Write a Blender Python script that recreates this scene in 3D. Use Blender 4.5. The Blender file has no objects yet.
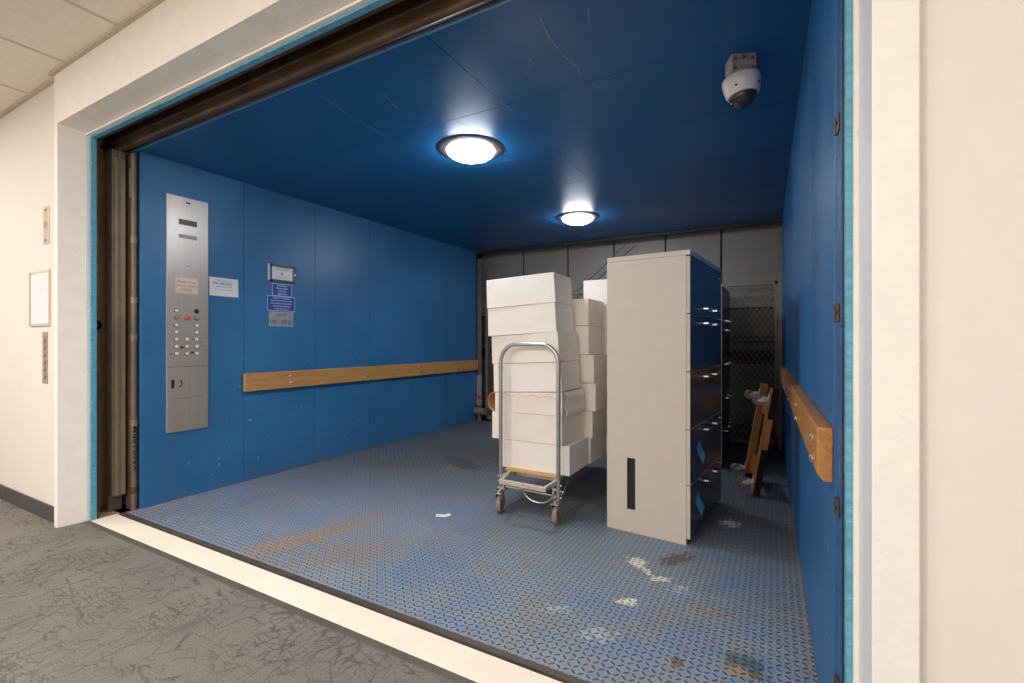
import bpy, math, random
from mathutils import Vector, Matrix, Euler
R = math.radians
random.seed(7)
SC = bpy.context.scene
COL = SC.collection

# ------------------------------------------------------------------ mesh helper
class MB:
    def __init__(s): s.v = []; s.f = []; s.m = []; s.T = None
    def add(s, vs, fs, mi=0):
        b = len(s.v)
        for p in vs:
            p = Vector(p)
            s.v.append(s.T @ p if s.T is not None else p)
        for f in fs:
            s.f.append([b + i for i in f]); s.m.append(mi)
        return s
    def box(s, x0, x1, y0, y1, z0, z1, mi=0):
        vs = [(x, y, z) for z in (z0, z1) for y in (y0, y1) for x in (x0, x1)]
        return s.add(vs, [(0,2,3,1),(4,5,7,6),(0,1,5,4),(2,6,7,3),(0,4,6,2),(1,3,7,5)], mi)
    def hexa(s, c8, mi=0):   # corners ordered as in box()
        return s.add(c8, [(0,2,3,1),(4,5,7,6),(0,1,5,4),(2,6,7,3),(0,4,6,2),(1,3,7,5)], mi)
    def bar(s, a, b, w, h, up=(0,0,1), mi=0):
        a = Vector(a); b = Vector(b); d = (b-a).normalized(); up = Vector(up)
        if abs(d.dot(up)) > .99: up = Vector((0,1,0))
        sd = d.cross(up).normalized()*w/2; u = sd.cross(d).normalized()*h/2
        c = []
        for q in (-1, 1):
            for p in (a, b):
                for r in (-1, 1): c.append(p + sd*r + u*q)
        return s.hexa(c, mi)
    def cyl(s, a, b, r0, r1=None, n=20, mi=0):
        r1 = r0 if r1 is None else r1
        a = Vector(a); b = Vector(b); d = (b-a).normalized()
        t = Vector((0,0,1)) if abs(d.z) < .9 else Vector((1,0,0))
        x = d.cross(t).normalized(); y = d.cross(x)
        vs = []
        for p, r in ((a, r0), (b, r1)):
            for i in range(n):
                q = 2*math.pi*i/n; vs.append(p + x*(r*math.cos(q)) + y*(r*math.sin(q)))
        fs = [(i, (i+1) % n, n+(i+1) % n, n+i) for i in range(n)]
        fs += [tuple(range(n))[::-1], tuple(range(n, 2*n))]
        return s.add(vs, fs, mi)
    def tube(s, pts, r, n=12, mi=0):
        pts = [Vector(p) for p in pts]; rings = []; vs = []
        nrm = None
        for i, p in enumerate(pts):
            d = (pts[min(i+1, len(pts)-1)] - pts[max(i-1, 0)]).normalized()
            if nrm is None:
                t = Vector((0,0,1)) if abs(d.z) < .9 else Vector((1,0,0)); nrm = d.cross(t).normalized()
            else:
                nrm = (nrm - d*nrm.dot(d)).normalized()
            y = d.cross(nrm)
            for k in range(n):
                q = 2*math.pi*k/n; vs.append(p + nrm*(r*math.cos(q)) + y*(r*math.sin(q)))
        fs = []
        for i in range(len(pts)-1):
            for k in range(n): fs.append((i*n+k, i*n+(k+1) % n, (i+1)*n+(k+1) % n, (i+1)*n+k))
        fs += [tuple(range(n))[::-1], tuple(range((len(pts)-1)*n, len(pts)*n))]
        return s.add(vs, fs, mi)
    def lathe(s, prof, c, ax=(0,0,1), n=32, mi=0):   # prof: (radius, height along axis)
        c = Vector(c); d = Vector(ax).normalized()
        t = Vector((0,0,1)) if abs(d.z) < .9 else Vector((1,0,0))
        x = d.cross(t).normalized(); y = d.cross(x); vs = []
        for r, h in prof:
            for i in range(n):
                q = 2*math.pi*i/n; vs.append(c + d*h + x*(r*math.cos(q)) + y*(r*math.sin(q)))
        fs = []
        for j in range(len(prof)-1):
            for i in range(n): fs.append((j*n+i, j*n+(i+1) % n, (j+1)*n+(i+1) % n, (j+1)*n+i))
        fs += [tuple(range(n))[::-1], tuple(range((len(prof)-1)*n, len(prof)*n))]
        return s.add(vs, fs, mi)
    def prism(s, poly, vec, mi=0):
        n = len(poly); vec = Vector(vec)
        vs = [Vector(p) for p in poly] + [Vector(p) + vec for p in poly]
        fs = [tuple(range(n))[::-1], tuple(range(n, 2*n))] + [(i, (i+1) % n, n+(i+1) % n, n+i) for i in range(n)]
        return s.add(vs, fs, mi)
    def build(s, name, mats, parent=None, bevel=0, smooth=False, origin=None, seg=2):
        me = bpy.data.meshes.new(name)
        o = Vector(origin) if origin is not None else Vector((0,0,0))
        me.from_pydata([tuple(p - o) for p in s.v], [], s.f)
        if not isinstance(mats, (list, tuple)): mats = [mats]
        for m in mats: me.materials.append(m)
        me.polygons.foreach_set('material_index', s.m)
        me.validate(); me.update()
        import bmesh
        bm = bmesh.new(); bm.from_mesh(me); bmesh.ops.recalc_face_normals(bm, faces=bm.faces); bm.to_mesh(me); bm.free()
        if smooth or bevel:
            me.polygons.foreach_set('use_smooth', [True]*len(me.polygons))
            me.set_sharp_from_angle(angle=R(38))
        ob = bpy.data.objects.new(name, me); COL.objects.link(ob)
        ob.location = o
        if parent is not None:
            ob.parent = parent
        if bevel:
            b = ob.modifiers.new('bevel', 'BEVEL'); b.width = bevel; b.segments = seg; b.limit_method = 'ANGLE'; b.angle_limit = R(40)
            b.harden_normals = True
        return ob

def tag(o, label, cat, group=None):
    o['label'] = label; o['category'] = cat
    if group: o['group'] = group
    return o
def thing(name, label, cat, loc=(0,0,0), rot=(0,0,0), group=None):
    o = bpy.data.objects.new(name, None); COL.objects.link(o)
    o.empty_display_size = .05
    o.location = loc; o.rotation_euler = rot
    return tag(o, label, cat, group)
def struct(mb, name, mats, **k):
    o = mb.build(name, mats, **k); o['kind'] = 'structure'; return o
def dup(root, loc, label, rot=None):
    def cp(o, par):
        c = o.copy(); COL.objects.link(c)
        if par is not None: c.parent = par
        for ch in o.children: cp(ch, c)
        return c
    r = cp(root, None); r.location = loc; r['label'] = label
    if rot: r.rotation_euler = rot
    return r

# ------------------------------------------------------------------ materials
def srgb(r, g, b):
    f = lambda c: (c/255/12.92) if c/255 <= .04045 else ((c/255+.055)/1.055)**2.4
    return (f(r), f(g), f(b), 1)
class NT:
    def __init__(s, name):
        s.m = bpy.data.materials.new(name); s.m.use_nodes = True
        s.t = s.m.node_tree; s.b = s.t.nodes['Principled BSDF']
    def n(s, typ, **k):
        x = s.t.nodes.new(typ)
        for a, v in k.items():
            if hasattr(x, a) and a not in x.inputs: setattr(x, a, v)
        return x
    def link(s, a, b): s.t.links.new(a, b)
    def val(s, sock, v):
        if hasattr(v, 'is_output') or isinstance(v, bpy.types.NodeSocket): s.link(v, sock)
        else: sock.default_value = v
    def math(s, op, a, b=None, c=None, clamp=False):
        x = s.t.nodes.new('ShaderNodeMath'); x.operation = op; x.use_clamp = clamp
        s.val(x.inputs[0], a)
        if b is not None: s.val(x.inputs[1], b)
        if c is not None: s.val(x.inputs[2], c)
        return x.outputs[0]
    def mix(s, f, a, b, blend='MIX'):
        x = s.t.nodes.new('ShaderNodeMix'); x.data_type = 'RGBA'; x.blend_type = blend
        s.val(x.inputs[0], f); s.val(x.inputs[6], a); s.val(x.inputs[7], b)
        return x.outputs[2]
    def coord(s, which='Object'):
        return s.t.nodes.new('ShaderNodeTexCoord').outputs[which]
    def mapping(s, vec, scale=(1,1,1), rot=(0,0,0), loc=(0,0,0)):
        x = s.t.nodes.new('ShaderNodeMapping'); s.link(vec, x.inputs[0])
        x.inputs['Scale'].default_value = scale; x.inputs['Rotation'].default_value = rot; x.inputs['Location'].default_value = loc
        return x.outputs[0]
    def noise(s, vec, scale, detail=3, rough=.5, dist=0):
        x = s.t.nodes.new('ShaderNodeTexNoise'); s.link(vec, x.inputs['Vector'])
        x.inputs['Scale'].default_value = scale; x.inputs['Detail'].default_value = detail
        x.inputs['Roughness'].default_value = rough; x.inputs['Distortion'].default_value = dist
        return x.outputs[0]
    def ramp(s, f, a, b, lo=0., hi=1.):
        x = s.t.nodes.new('ShaderNodeMapRange'); s.link(f, x.inputs[0])
        x.inputs[1].default_value = a; x.inputs[2].default_value = b
        x.inputs[3].default_value = lo; x.inputs[4].default_value = hi
        return x.outputs[0]
    def bump(s, h, strength=.3, dist=.01):
        x = s.t.nodes.new('ShaderNodeBump'); s.link(h, x.inputs['Height'])
        x.inputs['Strength'].default_value = strength; x.inputs['Distance'].default_value = dist
        s.link(x.outputs[0], s.b.inputs['Normal'])
    def set(s, **k):
        for a, v in k.items():
            s.val(s.b.inputs[{'base':'Base Color','rough':'Roughness','metal':'Metallic','spec':'Specular IOR Level','coat':'Coat Weight'}[a]], v)
        return s

def simple(name, col, rough=.5, metal=0., var=.06, scale=12, bump=0., bscale=60, spec=None, stretch=None):
    t = NT(name); co = t.coord()
    if stretch: co = t.mapping(co, scale=stretch)
    nz = t.noise(co, scale, 4)
    a = tuple(min(1, c*(1-var*2)) for c in col[:3])+(1,); b = tuple(min(1, c*(1+var*2)) for c in col[:3])+(1,)
    t.set(base=t.mix(t.ramp(nz, .3, .7), a, b), rough=rough, metal=metal)
    if spec is not None: t.set(spec=spec)
    if bump: t.bump(t.noise(co, bscale, 3), bump, .004)
    return t.m

M = {}
M['hall_wall'] = simple('wall_paint_cream', srgb(226,220,213), .6, var=.006, bump=.03, bscale=90)
M['casing'] = simple('casing_paint_cream', srgb(234,230,225), .5, var=.015, bump=.35, bscale=55)
M['casing_lit'] = simple('casing_paint_lit', srgb(243,238,230), .45, var=.015, bump=.35, bscale=55)  # casing paint lightened to stand in for stronger light on jamb and header
M['soffit'] = simple('casing_inner_cream', srgb(214,206,196), .5, var=.012, bump=.1)
M['ceil_tile'] = simple('ceiling_tile', srgb(236,229,216), .8, var=.02, scale=40, bump=.2, bscale=260)
M['grid'] = simple('ceiling_grid', srgb(205,195,180), .55, var=.01)
M['grid2'] = simple('ceiling_wall_angle', srgb(196,184,168), .55, var=.01)
M['baseboard'] = simple('rubber_base', srgb(74,72,72), .5, var=.03)
M['edge_strip'] = simple('carpet_edge_strip', srgb(96,89,80), .6, var=.05)
M['steel'] = simple('brushed_steel', srgb(186,178,170), .36, .62, var=.03, scale=30, stretch=(1,1,.03))
M['disp'] = simple('display_plate', srgb(150,148,145), .45, .3)
M['bright_caster'] = simple('caster_bright_zinc', srgb(214,212,208), .3, .35)
M['chrome'] = simple('chrome', srgb(225,225,225), .16, 1., var=.01)
M['zinc'] = simple('zinc_plate', srgb(190,184,172), .34, .85, var=.06, scale=20)
M['galv'] = simple('galvanised_tube', srgb(182,180,176), .3, .9, var=.05, scale=15)
M['white_paint_metal'] = simple('worn_cream_rail', srgb(196,186,172), .45, .3, var=.08, scale=25)
M['black'] = simple('black_void', srgb(28,23,18), .7, var=.05)
M['bracket'] = simple('bracket_steel', srgb(170,160,148), .45, .2, var=.12, scale=30)
M['dark'] = simple('dark_metal', srgb(36,33,31), .5, .4, var=.1)
M['paper'] = simple('paper_white', srgb(225,226,232), .7, var=.01)
M['paper_pink'] = simple('paper_pink', srgb(224,208,200), .7, var=.01)
M['ink_red'] = simple('red_ink', srgb(196,120,112), .7)
M['faint'] = simple('faint_print', srgb(214,212,214), .7)
M['ink_dark'] = simple('dark_ink', srgb(70,72,90), .7)
M['ink_grey'] = simple('grey_ink', srgb(150,148,156), .7)
M['ink_black'] = simple('black_ink', srgb(34,30,27), .7)
M['sign_blue'] = simple('sign_blue', srgb(24,78,156), .4, var=.02)
M['sign_white'] = simple('sign_white', srgb(190,208,228), .5, var=.01)
M['sign_grey'] = simple('aluminium_label', srgb(170,176,184), .4, .5, var=.08, scale=30)
M['frame_dark'] = simple('frame_bronze', srgb(98,97,92), .4, .6, var=.04)
M['frame_light'] = simple('frame_silver', srgb(190,200,208), .35, .6, var=.02)
M['cab'] = simple('cabinet_beige', srgb(203,192,178), .42, var=.008)
M['cab_front'] = simple('cabinet_front_dark', srgb(60,62,68), .24, var=.02, spec=.7)
M['kick'] = simple('cabinet_kick', srgb(52,50,48), .5, var=.03)
M['tape'] = simple('blue_tape', srgb(96,178,206), .6, var=.05)
M['box'] = simple('white_cardboard', srgb(241,234,227), .65, var=.012, scale=8, bump=.12, bscale=25)
M['box2'] = simple('white_cardboard_aged', srgb(239,229,218), .65, var=.02, scale=8, bump=.15, bscale=25)
M['kraft'] = simple('kraft_board', srgb(200,156,104), .75, var=.06)
M['boxedge'] = simple('cardboard_edge', srgb(214,190,160), .75, var=.04)
M['turq'] = simple('turquoise_paint', srgb(98,166,194), .42, var=.09, scale=8, bump=.8, bscale=30, stretch=(3,3,9))
M['white_trim'] = simple('white_metal_trim', srgb(240,234,226), .4, var=.01)
M['grey_reveal'] = simple('grey_reveal_paint', srgb(228,230,234), .45, var=.01, bump=.08)
M['lamp_ring'] = simple('lamp_ring_metal', srgb(84,87,92), .45, .3, var=.03)
M['cam_body'] = simple('camera_housing', srgb(206,202,196), .4, var=.01)
M['rubber_grey'] = simple('caster_tread', srgb(138,126,114), .6, var=.08, scale=30)
M['hub_red'] = simple('caster_hub_red', srgb(186,62,44), .5, var=.05)
M['wheel_bronze'] = simple('dolly_wheel', srgb(146,128,112), .35, .2, var=.1, scale=40)
M['carpet_black'] = simple('black_carpet_pad', srgb(18,16,15), .95, var=.2, scale=200)
M['gate_grey'] = simple('gate_grey_steel', srgb(122,116,108), .45, .35, var=.06)
M['gate_dark'] = simple('gate_wire', srgb(132,120,104), .5, .4, var=.06)
M['rear_door'] = simple('rear_door_grey', srgb(146,142,138), .5, .1, var=.03, scale=3)
M['rear_panel'] = simple('rear_panel_grey', srgb(92,86,80), .5, .2, var=.05)
M['rear_dark'] = simple('rear_dark', srgb(40,36,32), .6, var=.08)
M['red_label'] = simple('red_label', srgb(190,60,40), .6)
M['plate_ivory'] = simple('ivory_plate', srgb(214,200,176), .35, .35, var=.02)
M['plate_bronze'] = simple('button_plate_metal', srgb(176,160,136), .35, .6, var=.03)
M['rust_tan'] = simple('hoistway_tan', srgb(204,166,126), .7, var=.06, scale=4)
M['rust_brown'] = simple('door_brown_steel', srgb(88,69,52), .42, .3, var=.2, scale=5, bump=.1)
M['rail_brown'] = simple('rail_brown_grey', srgb(120,104,88), .45, .25, var=.1, scale=6)
M['rail_light'] = simple('rail_pale_tan', srgb(146,126,102), .45, .25, var=.1, scale=6)
M['red_btn'] = simple('red_button', srgb(196,92,74), .4)
M['btn_ring'] = simple('button_ring', srgb(96,86,78), .45, .2)
M['btn_white'] = simple('lens_white', srgb(238,230,216), .35)
M['btn_dark'] = simple('lens_dark', srgb(48,42,40), .35)
M['bolt'] = simple('bolt_head', srgb(215,205,190), .25, .9)
M['edge_dark'] = simple('sill_edge', srgb(98,90,80), .5, .4, var=.1)
M['sill'] = simple('sill_cream', srgb(252,240,222), .55, var=.02, scale=6, bump=.05)

def wood(name, c0, c1, axis=1, rough=.45):
    t = NT(name); sc = [14, 14, 14]; sc[axis] = .8
    co = t.mapping(t.coord(), scale=tuple(sc))
    a = t.noise(co, 3, 5, .6, 1.2); b = t.noise(co, 14, 3)
    f = t.math('ADD', t.math('MULTIPLY', t.ramp(a, .3, .7), .75), t.math('MULTIPLY', b, .25))
    t.set(base=t.mix(f, c0, c1), rough=rough); t.bump(b, .08, .002)
    return t.m
M['oak'] = wood('oak_rail', srgb(176,126,70), srgb(206,158,98))
M['oak_z'] = wood('dolly_wood', srgb(150,92,40), srgb(190,124,62), 2)
M['oak_r'] = wood('oak_rail_worn', srgb(150,98,48), srgb(196,140,80))
M['ply'] = wood('deck_plywood', srgb(190,146,84), srgb(214,174,112))

def blue_paint(name, base, grime=True, rough=.36, scuffs=(), scratches=(), spec=.5, streak=.07):
    t = NT(name); co = t.coord()
    big = t.noise(co, 1.3, 4, .55); fine = t.noise(t.mapping(co, scale=(8,8,1.2)), 5, 5, .6)
    c = t.mix(t.ramp(big, .3, .7), tuple(x*.86 for x in base[:3])+(1,), tuple(min(1,x*1.12) for x in base[:3])+(1,))
    if grime:
        sep = t.n('ShaderNodeSeparateXYZ'); t.link(co, sep.inputs[0])
        # scuffs: dirt patches rubbed on by carts below rail height, and tiny chips
        g = t.math('MULTIPLY', t.ramp(fine, .5, .75), t.ramp(sep.outputs[2], .95, .1, 0, 1))
        g = t.math('MULTIPLY', g, .42, clamp=True)
        stk = t.ramp(t.noise(t.mapping(co, scale=(14,14,.5)), 4, 4, .6), .52, .75)
        c = t.mix(t.math('MULTIPLY', stk, streak), c, srgb(120,156,190))
        c = t.mix(g, c, srgb(86,92,100))
        chip = t.math('MULTIPLY', t.ramp(t.noise(co, 26, 1), .76, .79), t.ramp(sep.outputs[2], 1.6, .5, 0, 1), clamp=True)
        c = t.mix(t.math('MULTIPLY', chip, .7), c, srgb(150,178,200))
        rust = t.math('MULTIPLY', t.ramp(t.noise(co, 6, 4), .45, .62), t.ramp(sep.outputs[2], .05, .015, 0, 1), clamp=True)
        c = t.mix(t.math('MULTIPLY', rust, .45), c, srgb(120,88,66))
    for (y, z, ry, rz, ang) in scuffs:   # black rubber marks
        ca, sa = math.cos(R(ang)), math.sin(R(ang))
        dy = t.math('SUBTRACT', sep.outputs[1], y); dz = t.math('SUBTRACT', sep.outputs[2], z)
        p = t.math('DIVIDE', t.math('ADD', t.math('MULTIPLY', dy, ca), t.math('MULTIPLY', dz, sa)), ry)
        q = t.math('DIVIDE', t.math('SUBTRACT', t.math('MULTIPLY', dz, ca), t.math('MULTIPLY', dy, sa)), rz)
        r = t.math('ADD', t.math('SQRT', t.math('ADD', t.math('MULTIPLY', p, p), t.math('MULTIPLY', q, q))), t.math('SUBTRACT', t.noise(co, 30, 3), .5))
        c = t.mix(t.math('MULTIPLY', t.ramp(r, 1.1, .6), .55), c, srgb(40,44,52))
    if scratches:   # thin pale scratches (polylines in x, y)
        sp = t.n('ShaderNodeSeparateXYZ'); t.link(co, sp.inputs[0]); X, Y = sp.outputs[0], sp.outputs[1]
        best = None
        for line in scratches:
            for (ax, ay), (bx, by) in zip(line[:-1], line[1:]):
                dx, dy = bx-ax, by-ay; L2 = dx*dx+dy*dy
                px = t.math('SUBTRACT', X, ax); py = t.math('SUBTRACT', Y, ay)
                h = t.math('DIVIDE', t.math('ADD', t.math('MULTIPLY', px, dx), t.math('MULTIPLY', py, dy)), L2, clamp=True)
                ex = t.math('SUBTRACT', px, t.math('MULTIPLY', h, dx)); ey = t.math('SUBTRACT', py, t.math('MULTIPLY', h, dy))
                d = t.math('ADD', t.math('MULTIPLY', ex, ex), t.math('MULTIPLY', ey, ey))
                best = d if best is None else t.math('MINIMUM', best, d)
        c = t.mix(t.math('MULTIPLY', t.ramp(best, .000025, .000004), t.ramp(t.noise(co, 7, 2), .35, .65, .1, .55)), c, srgb(130,160,186))
    t.set(spec=spec)
    t.set(base=c, rough=t.ramp(big, .3, .7, rough-.05, rough+.08))
    t.bump(t.noise(co, 1.6, 1), .06 if grime else .02, .02)
    return t.m
M['blue'] = blue_paint('blue_wall_paint', srgb(48,112,164))
M['blue_r'] = blue_paint('blue_wall_paint_right', srgb(32,104,162), streak=.22, scuffs=[(2.02,1.50,.09,.02,20),(2.10,1.45,.08,.022,25),(2.2,1.95,.07,.03,60),(1.95,1.8,.05,.015,40)])
M['blue_c'] = blue_paint('blue_ceiling_paint', srgb(32,98,152), grime=False, rough=.36, spec=.3, scratches=[((-.862,1.787),(-.885,1.935),(-.882,2.085),(-.857,2.227),(-.878,2.336)),((-.666,1.844),(-.695,1.936)),((-1.029,2.038),(-1.103,2.149)),((-1.35,1.953),(-1.369,2.064)),((-1.364,2.14),(-1.361,2.424)),((-2.205,1.803),(-2.25,2.07),(-2.254,2.386)),((-1.882,1.925),(-1.934,2.106))])
M['blue_edge'] = simple('blue_edge_trim', srgb(34,92,146), .4, var=.05)
M['blue_lip'] = simple('blue_lip_worn', srgb(96,142,180), .4, var=.05)
M['seam_blue'] = simple('blue_seam', srgb(20,66,112), .5)

def tread_plate():
    t = NT('blue_tread_plate'); co = t.coord(); s = .0285
    sep = t.n('ShaderNodeSeparateXYZ'); t.link(co, sep.inputs[0])
    X, Y = sep.outputs[0], sep.outputs[1]
    px = t.math('DIVIDE', X, s); py = t.math('DIVIDE', Y, s)
    ix = t.math('FLOOR', px); iy = t.math('FLOOR', py)
    fx = t.math('SUBTRACT', t.math('FRACT', px), .5); fy = t.math('SUBTRACT', t.math('FRACT', py), .5)
    par = t.math('FLOORED_MODULO', t.math('ADD', ix, iy), 2)
    u = t.math('MULTIPLY', t.math('ADD', fx, fy), .7071); v = t.math('MULTIPLY', t.math('SUBTRACT', fx, fy), .7071)
    d = t.math('SUBTRACT', v, u)
    a = t.math('ADD', u, t.math('MULTIPLY', d, par)); b = t.math('SUBTRACT', v, t.math('MULTIPLY', d, par))
    e = t.math('SQRT', t.math('ADD', t.math('POWER', t.math('ABSOLUTE', t.math('DIVIDE', a, .5)), 2), t.math('POWER', t.math('ABSOLUTE', t.math('DIVIDE', b, .19)), 2)))
    lug = t.ramp(e, 1.05, .65)
    rim_glint = t.math('MULTIPLY', t.ramp(e, 1.9, 1.15), t.ramp(e, .8, 1.1))
    n1 = t.noise(co, 1.1, 5, .6); n2 = t.noise(co, 4.5, 5, .65); n3 = t.noise(co, 38, 4, .7); n4 = t.noise(co, 24, 6, .75)
    wear = t.ramp(n2, .36, .66)
    base = t.mix(t.ramp(n1, .35, .65), srgb(108,144,184), srgb(138,158,178))
    base = t.mix(t.math('MULTIPLY', wear, .62), base, srgb(156,154,152))
    deep = t.ramp(t.math('ADD', Y, t.math('MULTIPLY', n1, 1.2)), 2.9, 4.3)   # plates turn darker and greyer towards the rear
    base = t.mix(t.math('MULTIPLY', t.ramp(t.noise(co, 1.9, 6, .7, .6), .48, .7), .6), base, srgb(146,136,126))
    base = t.mix(t.math('MULTIPLY', t.ramp(t.noise(co, 9, 5, .7), .52, .75), .45), base, srgb(160,150,138))
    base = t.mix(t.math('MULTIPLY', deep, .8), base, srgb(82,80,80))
    base = t.mix(t.math('MULTIPLY', t.ramp(n3, .5, .8), .25), base, srgb(80,72,66))
    c = t.mix(t.math('MULTIPLY', rim_glint, .32), base, srgb(184,190,196))  # pale ring paints the highlight round each lug into the colour
    # plate seams
    wob = t.math('MULTIPLY', t.math('SUBTRACT', n2, .5), .05)
    for ys in (2.40, 3.68, 5.0):
        sm = t.ramp(t.math('ABSOLUTE', t.math('ADD', t.math('SUBTRACT', Y, ys), wob)), .013, .004)
        c = t.mix(t.math('MULTIPLY', t.math('MULTIPLY', sm, t.ramp(n3, .35, .6)), .6), c, srgb(176,168,158))
    # stains and paint spills: (x, y, rx, ry, angle, colour, strength, noise threshold shift)
    def spot(c, x, y, rx, ry, ang, col, st, rag=.5, lo=1.0, hi=.7):
        ca, sa = math.cos(R(ang)), math.sin(R(ang))
        dx = t.math('SUBTRACT', X, x); dy = t.math('SUBTRACT', Y, y)
        p = t.math('DIVIDE', t.math('ADD', t.math('MULTIPLY', dx, ca), t.math('MULTIPLY', dy, sa)), rx)
        q = t.math('DIVIDE', t.math('SUBTRACT', t.math('MULTIPLY', dy, ca), t.math('MULTIPLY', dx, sa)), ry)
        r = t.math('SQRT', t.math('ADD', t.math('MULTIPLY', p, p), t.math('MULTIPLY', q, q)))
        r = t.math('ADD', r, t.math('MULTIPLY', t.math('SUBTRACT', n4, .5), rag*4.2))
        m = t.ramp(r, lo, hi)
        return t.mix(t.math('MULTIPLY', m, st, clamp=True), c, col)
    W = srgb(236,230,214)
    lugw = None
    c = spot(c, -2.50, 1.93, .62, .12, 68, srgb(186,146,98), .62, .6, 1.15, .2)
    c = spot(c, -2.44, 2.38, .30, .05, 84, srgb(182,146,104), .5, .6, 1.1, .2)
    c = spot(c, -2.05, 1.95, .5, .2, 60, srgb(170,140,108), .4, .5, 1.1, .3)
    c = spot(c, -3.2, 3.55, .5, .25, 20, srgb(112,88,70), .45, .5, 1.1, .3)
    c = spot(c, -2.7, 3.85, .35, .13, 150, srgb(86,62,48), .6, .5)
    c = spot(c, -2.75, 4.35, 1.1, .55, 160, srgb(84,74,66), .55, .4, 1.1, .2)
    c = spot(c, -.475, 2.72, .13, .06, 60, srgb(96,76,64), .8, .9)
    c = spot(c, -.645, 2.575, .075, .05, 120, W, 1.0, .9)
    c = spot(c, -.575, 2.50, .06, .022, 130, W, .9, 1.0)
    c = spot(c, -.50, 2.455, .065, .028, 30, W, .95, .9)
    c = spot(c, -.595, 2.17, .05, .035, 30, W, 1.0, 1.0)
    c = spot(c, -.40, 2.40, .05, .04, 30, srgb(200,200,200), .6, 1.3)
    c = spot(c, -.255, 3.43, .06, .07, 30, W, .9, 1.1)
    c = spot(c, -.63, 1.87, .07, .05, 30, srgb(200,204,208), .6, 1.4)
    c = spot(c, -.86, 1.95, .06, .03, 30, srgb(200,204,208), .5, 1.4)
    c = spot(c, -.23, 2.27, .10, .04, 10, srgb(170,150,124), .6, 1.2)
    c = spot(c, -.09, 1.945, .075, .085, 30, srgb(96,116,120), .95, .6)
    c = spot(c, -.115, 1.90, .05, .035, 0, srgb(172,152,122), .9, .9)
    c = spot(c, -.05, 1.915, .025, .03, 0, srgb(150,110,80), .6, .7)
    c = spot(c, -.32, 1.85, .03, .03, 0, srgb(120,88,66), .7, .8)
    # rubbed edge along the right wall
    ed = t.math('MULTIPLY', t.ramp(X, .08, .125), t.ramp(n2, .35, .6))
    c = t.mix(t.math('MULTIPLY', ed, .6), c, srgb(170,138,110))
    c = t.mix(t.math('MULTIPLY', lug, .66), c, srgb(40,58,84))
    t.set(base=c, rough=t.ramp(n2, .3, .7, .42, .6), metal=.12)
    h = t.math('ADD', t.ramp(e, 1.2, .6), t.math('MULTIPLY', n3, .15))
    t.bump(h, .9, .006)
    return t.m
M['tread'] = tread_plate()

def carpet():
    t = NT('grey_carpet'); co = t.coord()
    n0 = t.noise(co, 3.5, 3)
    dn = t.n('ShaderNodeTexNoise'); t.link(co, dn.inputs['Vector']); dn.inputs['Scale'].default_value = 14; dn.inputs['Detail'].default_value = 4
    off = t.n('ShaderNodeVectorMath', operation='MULTIPLY_ADD'); t.link(dn.outputs[1], off.inputs[0])
    off.inputs[1].default_value = (.06,.06,0); t.link(co, off.inputs[2])
    def cracks(sc, stretch, rot, w, mscale, lo, hi):
        v = t.n('ShaderNodeTexVoronoi'); v.feature = 'DISTANCE_TO_EDGE'; v.inputs['Scale'].default_value = sc
        t.link(t.mapping(off.outputs[0], scale=stretch, rot=(0,0,rot)), v.inputs['Vector'])
        l = t.ramp(v.outputs[0], w, w*.35)
        return t.math('MULTIPLY', l, t.ramp(t.noise(co, mscale, 2), lo, hi), clamp=True)
    a = cracks(8.5, (1,1,1), .4, .03, 3.2, .4, .55)
    b = cracks(10, (1.9,.4,1), 1.0, .045, 2.6, .42, .55)
    c_ = cracks(20, (.35,1.8,1), .35, .06, 3.7, .48, .58)
    l = t.math('MAXIMUM', a, t.math('MAXIMUM', b, c_))
    pile = t.noise(co, 130, 3, .75)
    base = t.mix(t.ramp(n0, .3, .7), srgb(110,106,100), srgb(124,119,112))
    c = t.mix(t.math('MULTIPLY', l, .8), base, srgb(62,58,55))
    c = t.mix(t.math('MULTIPLY', t.ramp(pile, .35, .7), .42), c, srgb(170,164,156))
    t.set(base=c, rough=.95, spec=.1); t.bump(pile, .8, .005)
    return t.m
M['carpet'] = carpet()

def emit(name, col, st):
    t = NT(name); t.set(base=(.8,.8,.8,1)); t.b.inputs['Emission Color'].default_value = col; t.b.inputs['Emission Strength'].default_value = st
    return t.m
M['lens'] = emit('lamp_lens', (0.88,.94,1,1), 74)
def glass(name, col, rough=.03, alpha=.25):
    t = NT(name); t.set(base=col, rough=rough, spec=.6); t.b.inputs['Transmission Weight'].default_value = alpha
    return t.m
M['dome'] = glass('smoked_dome', srgb(120,116,112), .04, .85)
M['film'] = glass('clear_holder', srgb(226,222,218), .15, .3)

def text(name, body, size, mat, parent, mtx, ext=.0006, align='CENTER', bold=0):
    cu = bpy.data.curves.new(name, 'FONT'); cu.body = body; cu.size = size; cu.extrude = ext
    cu.align_x = align; cu.align_y = 'CENTER'; cu.resolution_u = 2; cu.offset = bold
    tmp = bpy.data.objects.new(name, cu); COL.objects.link(tmp)
    dg = bpy.context.evaluated_depsgraph_get(); dg.update()
    me = bpy.data.meshes.new_from_object(tmp.evaluated_get(dg))
    bpy.data.objects.remove(tmp); bpy.data.curves.remove(cu)
    me.transform(mtx); me.materials.clear(); me.materials.append(mat)
    ob = bpy.data.objects.new(name, me); COL.objects.link(ob); ob.name = name
    if parent: ob.parent = parent
    return ob
# faces +x (on the left car wall): text-x -> +Y, text-y -> +Z
def TX(x, y, z): return Matrix(((0,0,1,x),(1,0,0,y),(0,1,0,z),(0,0,0,1)))

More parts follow.
